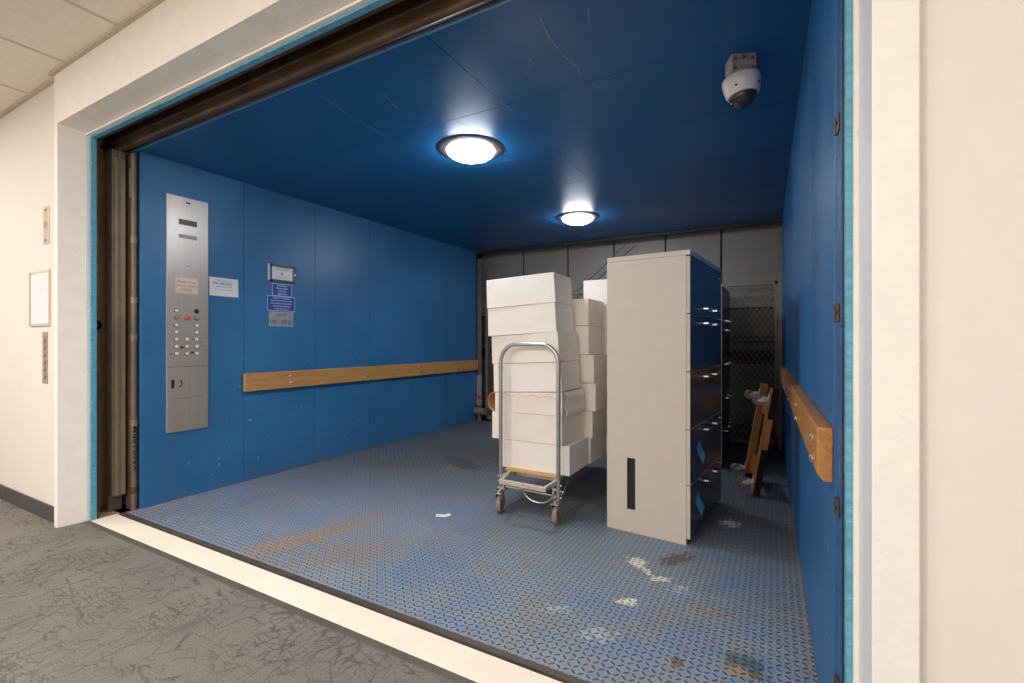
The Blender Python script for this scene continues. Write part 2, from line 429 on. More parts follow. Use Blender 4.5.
# ------------------------------------------------------------------ dimensions
ZC = 2.57                                     # car ceiling
def XL(y): return -3.98                       # left car wall face
def XR(y): return .142 - (y-1.54)*.0142       # right car wall face
YB = 6.05

# ================================================================== HALL
mb = MB(); mb.box(-7.5, 3.2, -2.6, 1.385, -.05, 0); struct(mb, 'floor_hall', M['carpet'])
mb = MB(); mb.box(-4.02, .172, 1.355, 1.392, -.03, .004); struct(mb, 'trim_1', M['edge_strip'], bevel=.002)
mb = MB(); mb.box(-4.0, .17, 1.392, 1.537, -.05, .004); struct(mb, 'trim_2', M['sill'], bevel=.002)
mb = MB(); mb.box(-4.0, .17, 1.537, 1.555, -.05, -.012); mb.box(-4.0, .17, 1.555, 1.585, -.05, .002); struct(mb, 'trim_3', M['edge_dark'])
# hall walls
mb = MB(); mb.box(-7.5, -4.06, 1.27, 1.385, 0, 2.93); struct(mb, 'wall_hall_left', M['hall_wall'])
mb = MB(); mb.box(.24, 3.2, 1.262, 1.385, 0, 2.93); struct(mb, 'wall_hall_right', M['hall_wall'])
mb = MB(); mb.box(-7.6, -7.5, -2.6, 1.385, 0, 2.93); struct(mb, 'wall_hall_end', M['hall_wall'])
mb = MB(); mb.box(3.2, 3.3, -2.6, 1.385, 0, 2.93); struct(mb, 'wall_hall_far_right', M['hall_wall'])
mb = MB(); mb.box(-7.5, 3.2, -2.7, -2.6, 0, 2.93); struct(mb, 'wall_hall_back', M['hall_wall'])
mb = MB(); mb.box(-7.5, -4.1, 1.258, 1.27, 0, .105); struct(mb, 'baseboard_hall_left', M['baseboard'], bevel=.003)
# casings and header
mb = MB(); mb.prism([(-4.085,1.235,0),(-4.035,1.235,0),(-4.012,1.385,0),(-4.085,1.385,0)], (0,0,2.93)); struct(mb, 'trim_4', M['casing_lit'], bevel=.004)
mb = MB(); mb.prism([(.18,1.235,0),(.26,1.235,0),(.26,1.385,0),(.2,1.385,0)], (0,0,2.93)); struct(mb, 'trim_5', M['casing'], bevel=.005)
mb = MB(); mb.prism([(.18,1.236,0),(.19,1.236,0),(.19,1.386,0),(.1755,1.386,0)], (0,0,2.6)); struct(mb, 'trim_6', M['grey_reveal'])
mb = MB()
mb.prism([(-4.04,1.235,2.61),(-4.04,1.385,2.592),(-4.04,1.385,2.93),(-4.04,1.235,2.93)], (4.23,0,0)); struct(mb, 'wall_header', M['casing_lit'], bevel=.004)
# inner metal bead round the opening, then the turquoise painted frame
mb = MB()
mb.box(-4.03,-4.012,1.372,1.392,0,2.585); mb.box(.166,.178,1.38,1.392,0,2.585); mb.box(-4.03,.178,1.372,1.392,2.578,2.59)
for z in (.35,.8,1.25,1.7,2.05,2.35):
    mb.cyl((.171,1.381,z),(.171,1.377,z),.003,n=8)
struct(mb, 'trim_7', M['white_trim'])
mb = MB()
mb.box(-4.06,-3.992,1.392,1.425,0,2.575); mb.box(.152,.21,1.392,1.425,0,2.575); mb.box(-4.06,.21,1.392,1.425,2.568,2.66)
struct(mb, 'trim_8', M['turq'], bevel=.003)
# ceiling: tiles, T-bars and wall angle
mb = MB(); mb.box(-7.6, 3.3, -2.7, 1.4, 2.94, 3.0); struct(mb, 'ceiling_hall', M['ceil_tile'])
mb = MB()
x = -3.15 - .705*6
while x < 3.2:
    mb.box(x-.009, x+.009, -2.6, 1.235, 2.9355, 2.941); x += .705
for y in (0.0, -1.22, -2.44): mb.box(-7.5, 3.2, y-.009, y+.009, 2.935, 2.9405)
struct(mb, 'trim_9', M['grid'])
mb = MB(); mb.box(-7.5,-4.105,1.246,1.27,2.926,2.94); mb.box(-4.105,.26,1.213,1.236,2.926,2.94); mb.box(.26,3.2,1.24,1.262,2.926,2.94); struct(mb, 'trim_10', M['grid2'])

# ================================================================== HOISTWAY
mb = MB()
mb.box(-4.6,-4.27,1.40,1.70,-.05,3.1); struct(mb, 'wall_hoistway_left', M['rust_tan'])
mb = MB(); mb.box(.26,.5,1.40,1.70,-.05,3.1); struct(mb, 'wall_hoistway_right', M['rear_dark'])
mb = MB(); mb.box(-4.6,.5,1.425,1.8,3.0,3.1); struct(mb, 'hoistway_light_lid', M['rear_dark'])  # unseen lid added to stop light leaking into the door slot
mb = MB(); mb.box(-4.27,-4.0,1.425,1.70,-.05,.0); mb.box(.17,.26,1.425,1.7,-.05,0); struct(mb, 'floor_hoistway', M['rust_tan'])

# ================================================================== CAR SHELL
def wall_panels(seams, xf, thick, sgn, name, mat, gap=.004):
    mb = MB()
    for a, b in zip(seams[:-1], seams[1:]):
        a2, b2 = a+gap/2, b-gap/2
        xa, xb = xf(a2), xf(b2)
        o = sgn*.012
        mb.hexa([(xa,a2,0),(xa+o,a2,0),(xb,b2,0),(xb+o,b2,0),(xa,a2,ZC),(xa+o,a2,ZC),(xb,b2,ZC),(xb+o,b2,ZC)])
    a, b = seams[0], seams[-1]; xa, xb = xf(a)+sgn*.006, xf(b)+sgn*.006; o = sgn*thick
    mb.hexa([(xa,a,-.05),(xa+o,a,-.05),(xb,b,-.05),(xb+o,b,-.05),(xa,a,ZC+.05),(xa+o,a,ZC+.05),(xb,b,ZC+.05),(xb+o,b,ZC+.05)])
    return struct(mb, name, mat, bevel=.0015)
wall_panels([1.672,2.427,3.145,3.866,4.57,5.271,YB], XL, .1, -1, 'wall_left', M['blue'])
wall_panels([1.54,2.3,3.05,3.8,4.55,5.3,YB], XR, .1, 1, 'wall_right', M['blue_r'])
mb = MB()
ys = [1.65,2.37,3.1,3.8,4.75,YB]; xs = [-4.1,-2.22,-1.36,.25]
for i in range(len(ys)-1):
    sh = 0 if i % 2 == 0 else -.35
    xx = [-4.1]+[v+sh for v in xs[1:-1]]+[.25]
    for k in range(3):
        mb.box(xx[k]+.0012, xx[k+1]-.0012, ys[i]+.0015, ys[i+1]-.0015, ZC, ZC+.01)
mb.box(-4.1,.25,1.65,YB,ZC+.006,ZC+.08)
struct(mb, 'ceiling', M['blue_c'], bevel=.001)
mb = MB(); mb.box(-4.1,.25,1.64,1.653,ZC-.004,ZC+.08); struct(mb, 'trim_11', M['blue_lip'], bevel=.001)
mb = MB(); mb.box(-4.2,.3,1.56,YB+.05,-.08,0); struct(mb, 'floor', M['tread'])
# blue jamb post and kick strip at the right of the opening
mb = MB(); mb.box(.147,.24,1.455,1.54,0,2.57); mb.box(.1435,.16,1.525,1.545,0,2.57)
struct(mb, 'trim_12', M['blue_edge'], bevel=.003)

# header: raised lift door edge
mb = MB()
mb.box(-4.25,.25,1.552,1.612,2.562,2.98); mb.cyl((-4.25,1.578,2.57),(.25,1.578,2.57),.022,n=16)
mb.box(-4.25,.25,1.535,1.552,2.60,2.615); mb.box(-4.25,.25,1.632,1.638,2.575,2.6)
struct(mb, 'door_1', M['rust_brown'], bevel=.003)
mb = MB(); mb.box(-4.25,.25,1.43,1.462,2.585,2.60); mb.box(-4.25,.25,1.452,1.462,2.6,2.75); struct(mb, 'trim_13', M['rust_brown'], bevel=.002)
mb = MB(); mb.box(-4.25,.25,1.462,1.535,2.66,2.7); mb.box(.1505,.22,1.4255,1.454,0,2.56); mb.box(-4.06,-3.994,1.4255,1.436,0,1.0); struct(mb, 'gap_shade', M['rear_dark'])  # near-black strips standing in for the shade inside the frame gaps

# ================================================================== LEFT GUIDE RAIL
g = thing('door_guide_rail', 'brown steel door guide post in the slot left of the blue car wall', 'guide rail', (-4.09,1.57,0))
mb = MB()
for p in [((-.07,.045),(-.045,.04))]: pass
mb.box(-.06,.045,-.045,-.033,.12,2.55); mb.box(.035,.047,-.045,.035,.12,2.55); mb.box(-.02,.06,-.008,.004,.12,2.55)
mb.build('channel', M['rail_brown'], g, bevel=.002)
mb = MB(); mb.box(.0475,.053,-.03,.032,.12,2.5); mb.build('pale_strip', M['rail_light'], g, bevel=.001)  # paler plate over the side face of the post
mb = MB(); mb.prism([(-.1,-.02,.95),(-.06,-.02,.85),(-.06,-.02,1.5),(-.1,-.02,1.42)], (0,.012,0)); mb.build('bracket', M['rail_brown'], g, bevel=.001)
for z in (.5,.95,1.32,1.75,2.1):
    mb = MB(); mb.cyl((.053,.0,z),(.058,.0,z),.006,n=10); mb.build('bolt', M['dark'], g)
mb = MB(); mb.box(-.06,-.02,-.04,.04,.0,.13); mb.build('foot', M['rail_brown'], g, bevel=.003)
g = thing('guide_roller', 'small dark roller on the hoistway wall beside the guide post', 'roller', (-4.26,1.505,1.32))
mb = MB(); mb.lathe([(.012,-.012),(.034,-.012),(.036,-.006),(.036,.012),(.03,.016),(.012,.016)], (.012,0,0), (1,0,0), 24); mb.build('wheel', M['dark'], g, smooth=True)
mb = MB(); mb.cyl((-.01,0,0),(.036,0,0),.01,n=12); mb.build('axle', M['galv'], g, smooth=True)

g = thing('car_door_post', 'brown strap-clamped post with stencilled letters at the blue wall edge', 'post', (-4.045,1.64,0))
mb = MB(); mb.box(-.05,.028,-.012,.014,.0,2.55); mb.cyl((.03,.004,.0),(.03,.004,2.55),.019,n=18); mb.build('pipe', M['rail_brown'], g, smooth=True)
for z in (.14,.62,1.23,1.5,1.93):
    mb = MB(); mb.cyl((.03,.004,z-.022),(.03,.004,z+.022),.023,n=18); mb.box(.03,.057,-.004,.006,z-.018,z+.018); mb.build('clamp', M['rail_light'] if z > .2 else M['rust_brown'], g, smooth=True)
mb = MB(); mb.box(.0,.02,-.016,-.004,2.24,2.44); mb.build('striker_plate', M['galv'], g, bevel=.002)
text('stencil_lettering', 'VAHLLERM', .066, M['ink_black'], g, Matrix.Translation((.0497,.003,.44)) @ TX(0,0,0) @ Matrix.Rotation(R(90),4,'Z') @ Matrix.Scale(.5,4,(0,1,0)), .0012, bold=.001)
# brackets on right jamb
for i, (z, lab) in enumerate(((1.765,'top small tan hinge clip on right blue jamb'),(1.276,'tan hinge clip on right blue jamb a little above the handrail'),(.772,'tan hinge clip on right blue jamb just below handrail level'),(.307,'lowest tan hinge clip on the right blue jamb near the floor'))):
    g = thing('hinge_clip', lab, 'hinge', (.146,1.478,z), group='hinge clips on the right jamb')
    mb = MB(); mb.box(-.004,.0,-.022,.02,-.024,.024); mb.box(-.008,.0,.01,.02,-.024,.024); mb.build('clip_plate', M['rust_brown'], g, bevel=.002)
    mb = MB(); mb.cyl((-.004,-.008,0),(-.007,-.008,0),.005,n=10); mb.build('screw', M['dark'], g)

# ================================================================== LEFT WALL FITTINGS
def wx(y): return XL(y)
# control panel
yc = 1.98; xp = wx(yc)-.001
cp = thing('elevator_control_panel', 'tall stainless steel elevator button panel on blue wall', 'control panel', (xp, yc, .515), (0,0,0))
H = 1.80
mb = MB(); mb.box(.0,.012,-.149,.149,0,H); mb.build('faceplate', M['steel'], cp, bevel=.002)
mb = MB(); mb.box(.0118,.0132,-.144,.144,.006,.492); mb.build('service_door', M['steel'], cp, bevel=.001)
mb = MB(); mb.box(.0130,.0142,-.11,.10,.255,.257); mb.build('door_groove', M['frame_dark'], cp)
mb = MB(); mb.box(.0120,.0138,-.147,.147,.494,.497); mb.build('door_groove', M['frame_dark'], cp)
mb = MB(); mb.box(.0130,.0150,-.118,-.098,.335,.40); mb.build('slot', M['black'], cp, bevel=.001)
mb = MB()
for k in range(9):
    q = R(-80+k*20); 
    mb.box(.013,.0155,-.062+.016*math.cos(q)-.003,-.062+.016*math.cos(q)+.003,.367+.026*math.sin(q)-.004,.367+.026*math.sin(q)+.004)
mb.build('key_switch', M['ink_black'], cp)
mb = MB(); mb.box(.0118,.0145,-.066,.064,1.585,1.628); mb.build('floor_display', M['btn_dark'], cp, bevel=.001)
mb = MB(); mb.box(.0118,.0140,-.066,.064,1.482,1.512); mb.build('display_plate', M['disp'], cp, bevel=.001)
mb = MB(); mb.box(.0118,.0132,-.016,.016,1.754,1.766); mb.build('maker_badge', M['ink_black'], cp)
mb = MB(); mb.box(.0118,.0126,-.04,.04,1.728,1.732); mb.build('maker_line', M['ink_grey'], cp)
mb = MB(); mb.box(.0118,.013,-.012,.02,1.268,1.275); mb.build('etched_mark', M['ink_grey'], cp)
mb = MB(); mb.box(.0118,.013,-.004,.014,1.24,1.245); mb.build('etched_mark', M['ink_grey'], cp)
rows = [1.44,1.386,1.33,1.276,1.222,1.166,1.112]
def button(y, z, kind):
    r = .017
    mb = MB(); mb.lathe([(r,.0),(r,.005),(r*.72,.006)], (.012,y,z), (1,0,0), 20); o = mb.build('button', {'w':M['btn_ring'],'k':M['btn_ring'],'d':M['ink_black'],'r':M['red_btn']}[kind], cp, smooth=True)
    if kind == 'r':
        mb = MB(); mb.lathe([(.016,.0),(.018,.012),(.014,.018)], (.016,y,z), (1,0,0), 20); mb.build('push_head', M['red_btn'], o, smooth=True); o['label'] = 'red mushroom stop button'
    else:
        mb = MB(); mb.lathe([(r*.8,.0),(r*.8,.0035),(r*.4,.005)], (.0172,y,z), (1,0,0), 16); mb.build('lens', {'w':M['btn_white'],'k':M['plate_bronze'],'d':M['ink_black']}[kind], o, smooth=True)
        if kind != 'w': o['label'] = 'dark key switch'
for i, z in enumerate(rows):
    zz = z-.515
    button(-.083, zz, 'k' if i == 1 else 'w'); button(.06, zz, 'd' if i == 0 else ('k' if i == 1 else 'w'))
    if i == 1: button(-.008, zz, 'r')
    if i >= 4: button(-.01, zz, 'w')
def tri(y, z, s):
    mb = MB(); mb.prism([(.012,y-s,z-.008),(.012,y+s,z-.008),(.012,y+s*.6,z+.008),(.012,y-s*.2,z+.01)], (.001,0,0)); mb.build('engraved_mark', M['ink_black'], cp)
tri(-.045,1.158-.515,.014); tri(.028,1.117-.515,.013); tri(-.118,1.11-.515,.005); tri(.03,1.222-.515,.004)
for yy, zz, w in ((.10,1.17,.02),(.09,1.196,.012),(.092,1.225,.006),(.09,1.33,.004),(-.055,1.276,.004)):
    mb = MB(); mb.box(.012,.013,yy-w,yy+w,zz-.515-.003,zz-.515+.003); mb.build('engraved_mark', M['ink_grey'], cp)
for y, z in ((-.14,.01),(.14,.01),(-.14,1.79),(.14,1.79)):
    mb = MB(); mb.cyl((.012,y,z),(.0132,y,z),.005,n=10); mb.build('screw', M['galv'], cp)

def sheet(name, y0, y1, z0, z1, mat, label, cat, thick=.0015, off=.0, curl=.004, lean=0):
    yc = (y0+y1)/2; x0 = wx(yc)+off
    mb = MB(); n = 8; vs = []; fs = []
    for k in (0, 1):
        for j in range(n+1):
            for i in range(n+1):
                a, b = i/n, j/n
                bulge = curl*(abs(a-.5)*2)**2*(b*.6+.4) if k == 1 else 0
                yy = y0+(y1-y0)*a-yc; vs.append((thick*k+curl*.9*((a-.5)*2)**2*(1-b) , yy, z0+(z1-z0)*b - lean*(a-.5)))
    N = (n+1)**2
    for k in (0, 1):
        for j in range(n):
            for i in range(n):
                q = k*N+j*(n+1)+i; fs.append((q,q+1,q+n+2,q+n+1))
    for i in range(n):
        for a, b in ((i, i+1), (n*(n+1)+i, n*(n+1)+i+1), (i*(n+1), (i+1)*(n+1)), (i*(n+1)+n, (i+1)*(n+1)+n)): fs.append((a,b,N+b,N+a))
    mb.add(vs, fs)
    t = thing(name, label, cat, (x0, yc, 0), (0,0,0))
    mb.build('sheet', mat, t)
    return t
t = sheet('paper_sign', 1.886, 2.05, 1.572, 1.695, M['paper_pink'], 'pinkish paper notice with red lettering taped on the steel button panel', 'notice', off=.0135, curl=.002)
for s, z, sz in (('Please Keep',1.662,.027),('Elevator doors',1.633,.024),('Closed',1.604,.026)): text('red_lettering', s, sz, M['ink_red'], t, TX(.0022,0,z), .0004)
t = sheet('paper_sign', 2.14, 2.375, 1.577, 1.728, M['paper'], 'white paper notice taped on blue wall right of the button panel', 'notice', off=.0005, curl=.006)
text('dark_handwriting', 'This only is for', .026, M['ink_dark'], t, TX(.0052,-.015,1.682), .0004)
for k, (z, s) in enumerate(((1.705,'elevator freight use only'),(1.655,'please call the desk first'),(1.63,'and wait for the attendant'))): text('faint_lettering', s, .013, M['ink_grey'], t, TX(.005,.0,z), .0003)

# framed certificate
t = thing('certificate_frame', 'bronze framed white certificate above the blue signs', 'frame', (wx(2.78),2.78,1.752), (0,0,0))
mb = MB()
for a in ((-.125,.13,.0,.02),(-.125,.13,.135,.157),(-.125,-.103,.0,.157),(.108,.13,.0,.157)): mb.box(.0,.016,*a)
mb.build('border', M['frame_dark'], t, bevel=.002)
mb = MB(); mb.box(0,.02,-.14,-.126,.002,.156); mb.build('side_strip', M['frame_light'], t, bevel=.002)
mb = MB(); mb.box(0,.008,-.104,.11,.018,.138); mb.build('certificate', M['paper'], t)
mb = MB(); 
for z in (.125,.117,.108,.05,.035): mb.box(.008,.0085,-.07,.07,z-.0015,z+.0015)
mb.lathe([(.012,0),(.012,.0006)], (.008,.0,.078), (1,0,0), 16); mb.build('print', M['ink_grey'], t)
mb = MB(); mb.box(.012,.022,.118,.134,.07,.09); mb.build('latch', M['frame_light'], t, bevel=.002)
def sign(y0, y1, z0, z1, mat, bmat, lines, label, size, tm, b=.006, off=0):
    yc = (y0+y1)/2
    t = thing('wall_sign', label, 'sign', (wx(yc)+off, yc, z0), (0,0,0))
    w = (y1-y0)/2; h = z1-z0
    mb = MB(); mb.box(0,.003,-w,w,0,h); mb.build('plate', mat, t, bevel=.001)
    if bmat:
        mb = MB(); mb.box(.003,.0036,-w,w,0,b); mb.box(.003,.0036,-w,w,h-b,h); mb.box(.003,.0036,-w,-w+b,0,h); mb.box(.003,.0036,w-b,w,0,h); mb.build('border', bmat, t)
    n = len(lines)
    for i, s in enumerate(lines): text('lettering', s, size, tm, t, TX(.0034,0,h*(1-(i+.75)/(n+.5))), .0004, bold=.0004)
    return t
sign(2.685,2.885,1.622,1.735,M['sign_blue'],M['sign_white'],['IN CASE OF','FIRE DO NOT','USE THIS','ELEVATOR'],'small blue sign with white lettering right under the framed certificate',.0195,M['sign_white'],.005)
sign(2.638,2.918,1.485,1.62,M['sign_blue'],M['sign_white'],['THIS IS NOT A PASSENGER','ELEVATOR NO PERSONS OTHER','THAN OPERATOR AND FREIGHT','HANDLERS ARE PERMITTED','TO RIDE ON THIS CAR'],'wide blue sign with five lines of white lettering, middle of the wall signs',.0145,M['sign_white'],.005,.001)
t = sign(2.657,2.903,1.343,1.48,M['sign_grey'],None,['CAPACITY','',''],'silver capacity label with dark print, lowest of the wall signs',.024,M['ink_dark'],.004)
text('lettering','LBS',.05,M['ink_dark'],t,TX(.0034,-.08,.04),.0004)
text('lettering','20',.06,M['ink_dark'],t,TX(.0034,.025,.04),.0004)
text('lettering','00',.05,M['ink_dark'],t,TX(.0034,.09,.04),.0004)
mb = MB(); mb.box(.003,.0036,-.115,.115,.088,.091); mb.box(.003,.0036,-.115,.115,.07,.073); mb.build('rule', M['ink_grey'], t)

# left handrail
L0, L1 = 2.41, 6.02
hr = thing('handrail', 'long oak bumper handrail on the left blue wall', 'handrail', (XL(L0),L0,.775), (0,0,0))
mb = MB(); mb.box(.012,.05,0,L1-L0,0,.155); o = mb.build('board', M['oak'], hr, bevel=.006)
mb = MB(); mb.box(.0,.013,.02,L1-L0,.03,.12); mb.build('spacer', M['dark'], hr)
for y in (.43,1.38,2.3,3.1):
    for z in (.045,.11):
        mb = MB(); mb.lathe([(.012,0),(.012,.003),(.007,.008),(.002,.009)], (.05,y,z), (1,0,0), 14); mb.build('bolt', M['bolt'], hr, smooth=True)
# right handrail
hr = thing('handrail', 'oak bumper handrail running along the right blue wall', 'handrail', (XR(1.55)+.008,1.55,.815), (0,0,R(.81)))
mb = MB(); mb.prism([(-.008,0,.0),(-.03,0,.0),(-.047,0,.02),(-.047,0,.15),(-.008,0,.15)], (0,3.95,0)); mb.build('board', M['oak_r'], hr, bevel=.004)
mb = MB(); mb.box(-.009,.0,.03,3.9,.03,.11); mb.build('spacer', M['dark'], hr)
for y in (.12,.95,1.8,2.6,3.4):
    for z in (.038,.1):
        mb = MB(); mb.lathe([(.014,0),(.014,.003),(.008,.009),(.002,.010)], (-.047,y,z), (-1,0,0), 14); mb.build('bolt', M['bolt'], hr, smooth=True)

# ================================================================== HALL WALL FITTINGS
t = thing('key_switch_plate', 'narrow ivory key switch plate, highest fitting on the hall wall', 'switch plate', (-4.318,1.27,1.865))
mb = MB(); mb.box(-.046,.046,-.006,0,0,.255); mb.build('plate', M['plate_ivory'], t, bevel=.002)
mb = MB(); mb.lathe([(.022,0),(.022,.004),(.012,.006)], (0,-.006,.128), (0,-1,0), 20); mb.build('key_switch', M['chrome'], t, smooth=True)
for z in (.025,.23):
    mb = MB(); mb.cyl((0,-.006,z),(0,-.008,z),.008,n=12); mb.build('screw', M['dark'], t)
t = thing('notice_holder', 'white sheet in a clear plastic holder on the hall wall', 'notice holder', (-4.428,1.27,1.315))
mb = MB(); mb.box(-.175,.175,-.004,0,0,.375); mb.build('back_plate', M['grid'], t, bevel=.002)
mb = MB(); mb.box(-.155,.155,-.0065,-.004,.012,.355); mb.build('sheet', M['paper'], t)
mb = MB(); mb.box(-.178,-.166,-.012,0,0,.375); mb.box(.166,.178,-.012,0,0,.375); mb.box(-.178,.178,-.012,0,-.006,.006); mb.build('holder_rim', M['plate_ivory'], t, bevel=.002)
mb = MB()
for k in range(9): mb.box(-.12,.12 if k % 3 else .06,-.007,-.0064,.30-.028*k,.304-.028*k)
mb.build('print', M['faint'], t)
t = thing('hall_button_plate', 'bronze hall plate with a column of round call buttons', 'button plate', (-4.342,1.2715,.917))
mb = MB(); mb.box(-.044,.044,-.006,0,0,.352); mb.build('plate', M['plate_bronze'], t, bevel=.002)
for k in range(6):
    mb = MB(); mb.lathe([(.02,0),(.02,.006),(.014,.008)], (0,-.006,.055+.049*k), (0,-1,0), 18); mb.build('button', M['zinc'], t, smooth=True)

# ================================================================== CEILING LAMPS AND CAMERA
def lamp(x, y, label):
    t = thing('ceiling_light', label, 'ceiling light', (x,y,ZC), group='round ceiling lights')
    mb = MB(); mb.lathe([(.235,0),(.235,-.003),(.228,-.007),(.205,-.012),(.185,-.016),(.174,-.017),(.168,-.014),(.168,0)], (0,0,0), (0,0,1), 56); mb.build('ring', M['lamp_ring'], t, smooth=True)
    mb = MB(); pr = [(.166,-.010)]
    for k in range(1, 9):
        q = R(k*10.5); pr.append((.166*math.cos(q), -.018-.06*math.sin(q)))
    pr.append((.004,-.0782))
    mb.lathe(pr, (0,0,0), (0,0,1), 56); o = mb.build('lens', M['lens'], t, smooth=True); o['label'] = 'glowing white lens'
    return t
l1 = lamp(-1.88, 2.785, 'nearer round white ceiling light, in front')
l2 = dup(l1, (-1.88,4.87,ZC), 'farther round white ceiling light, above the white boxes')

t = thing('security_camera', 'white dome security camera under a steel box on the blue ceiling', 'camera', (-.142,2.53,ZC-.004), (0,0,R(24)))
mb = MB(); mb.box(-.056,.056,-.045,.045,-.085,.004); o = mb.build('mount_box', M['bracket'], t, bevel=.003)
mb = MB(); mb.box(-.025,.03,-.0465,-.045,-.048,-.03); mb.build('cover_label', M['frame_light'], o)
mb = MB()
for xx, zz in ((-.04,-.02),(.04,-.02),(-.04,-.065),(.04,-.065),(0,-.015)): mb.cyl((xx,-.045,zz),(xx,-.048,zz),.008,n=10)
mb.build('knockout', M['frame_dark'], o)
mb = MB(); mb.T = Matrix.Translation((.0,0,-.085)) @ Matrix.Scale(.92,4) @ Matrix.Rotation(R(-7),4,'Y') @ Matrix.Rotation(R(-1),4,'X')
mb.lathe([(.05,.0),(.084,-.004),(.092,-.012),(.093,-.028),(.089,-.055),(.082,-.088),(.076,-.102),(.06,-.105)], (0,0,0), (0,0,1), 40); o = mb.build('housing', M['cam_body'], t, smooth=True)
T = mb.T
mb = MB(); mb.T = T; mb.lathe([(.068,-.098),(.068,-.108)], (0,0,0), (0,0,1), 32); mb.build('lens_collar', M['btn_dark'], t, smooth=True)
mb = MB(); mb.T = T; pr = []
for k in range(10):
    q = R(k*9.9); pr.append((.066*math.cos(q), -.102-.062*math.sin(q)))
mb.lathe(pr, (0,0,0), (0,0,1), 36); mb.build('dome', M['dome'], t, smooth=True)
mb = MB(); mb.T = T; mb.lathe([(.03,-.095),(.038,-.11),(.032,-.135),(.014,-.145)], (0,0,0), (0,0,1), 20); mb.cyl((0,0,-.12),(-.01,-.036,-.135),.016,n=16); mb.build('lens_unit', M['ink_black'], t, smooth=True)
for q in (-50, -130, 60, 150):
    mb = MB(); mb.T = T; a = Vector((.085*math.cos(R(q)),.085*math.sin(R(q)),-.07)); mb.cyl(a*1.0, a+Vector((.004*math.cos(R(q)),.004*math.sin(R(q)),-.001)), .006, n=10); mb.build('screw', M['dark'], t)

# ================================================================== FILE CABINETS
def cabinet(label):
    # origin: near right bottom corner of the case; local x to the left is negative, y runs back, front faces +x
    t = thing('lateral_file_cabinet', label, 'cabinet', group='beige lateral file cabinets')
    D, Wd, Hh = .497, .914, 1.745
    mb = MB(); mb.box(-D+.001,-.004,.018,Wd,.0,Hh-.03); mb.build('case', M['cab'], t, bevel=.002)
    mb = MB(); mb.box(-D,.024,.0,Wd,Hh-.03,Hh); mb.build('top', M['cab'], t, bevel=.002)
    # end panel with a hand slot cut through
    sy0, sy1, sz0, sz1 = -.363, -.309, .142, .468
    mb = MB()
    mb.box(-D,sy0,0,.018,0,Hh-.031); mb.box(sy1,0,0,.018,0,Hh-.031); mb.box(sy0,sy1,0,.018,0,sz0); mb.box(sy0,sy1,0,.018,sz1,Hh-.031)
    mb.build('end_panel', M['cab'], t)
    mb = MB(); mb.box(sy0,sy1,.012,.0181,sz0,sz1); o = mb.build('slot_backing', M['black'], t); o['label'] = 'dark slot in the end panel'
    mb = MB(); mb.box(-.006,.0,.03,Wd-.02,.0,.03); mb.build('kick_plate', M['kick'], t, bevel=.002)
    zs = [.034, .352, .683, 1.024, 1.367, Hh-.034]
    for i in range(5):
        z0, z1 = zs[i]+.002, zs[i+1]-.002
        mb = MB(); mb.box(.0,.0215,.004,Wd-.004,z0,z1); dr = mb.build('drawer', M['cab'], t, bevel=.0015)
        mb = MB(); mb.box(.0215,.0235,.006,Wd-.006,z0+.002,z1-.002); f = mb.build('drawer_front', M['cab_front'], dr, bevel=.001); f['label'] = 'dark glossy drawer front'
        hz = z1-.045 if i < 4 else z0+.045
        for y0, y1 in ((.33,.42),(.60,.69)):
            mb = MB(); mb.prism([(.0225,y0,hz-.006),(.055,y0+.004,hz-.006),(.066,y0+.016,hz-.006),(.066,y1-.016,hz-.006),(.055,y1-.004,hz-.006),(.0225,y1,hz-.006)], (0,0,.014))
            mb.build('handle', M['chrome'], dr, bevel=.003)
        mb = MB(); mb.cyl((.0235,.86,(z1-.04)),(.03,.86,(z1-.04)),.009,n=14); mb.build('lock', M['chrome'], dr, smooth=True)
    return t
c1 = cabinet('tall beige file cabinet, nearer one, with blue tape strips on its drawers')
c1.location = (-.4535, 2.935, 0); c1.rotation_euler = (0,0,R(-5.4))
c2 = dup(c1, (-.452,4.86,0), 'second tall file cabinet standing behind the first, mostly hidden', (0,0,R(0)))
for (y, z, a) in ((.22,.515,30),(.19,.20,30)):
    mb = MB(); mb.T = Matrix.Translation((.0,y,z)) @ Matrix.Rotation(R(a),4,'X')
    n = 6; vs = []; fs = []
    for k in (0, 1):
        for i in range(n+1):
            u = i/n; b = .0245+.022*u*u
            for w in (-.04,.04): vs.append((b+.001*k, w, (.06-.12*u)))
    for k in (0, 1):
        for i in range(n): q = k*(2*n+2)+2*i; fs.append((q,q+1,q+3,q+2))
    S = 2*n+2
    for i in range(n): fs += [(2*i,2*i+2,S+2*i+2,S+2*i),(2*i+1,2*i+3,S+2*i+3,S+2*i+1)]
    fs += [(0,1,S+1,S),(2*n,2*n+1,S+2*n+1,S+2*n)]
    mb.add(vs, fs); o = mb.build('tape_strip', M['tape'], c1, smooth=True); o['label'] = 'blue painter tape strip'

# ================================================================== HAND CART
ct = thing('platform_cart', 'galvanised platform hand cart carrying the stacked white boxes', 'cart', (-1.468,2.88,0))
mb = MB(); mb.box(-.215,.215,.045,1.52,.28,.298); mb.build('deck', M['ply'], ct, bevel=.002)
mb = MB()
for xx in (-.165,.165): mb.bar((xx,.05,.264),(xx,1.52,.264),.03,.032)
for yy in (.10,.8,1.46): mb.bar((-.15,yy,.263),(.15,yy,.263),.034,.03)
mb.build('chassis', M['zinc'], ct, bevel=.003)
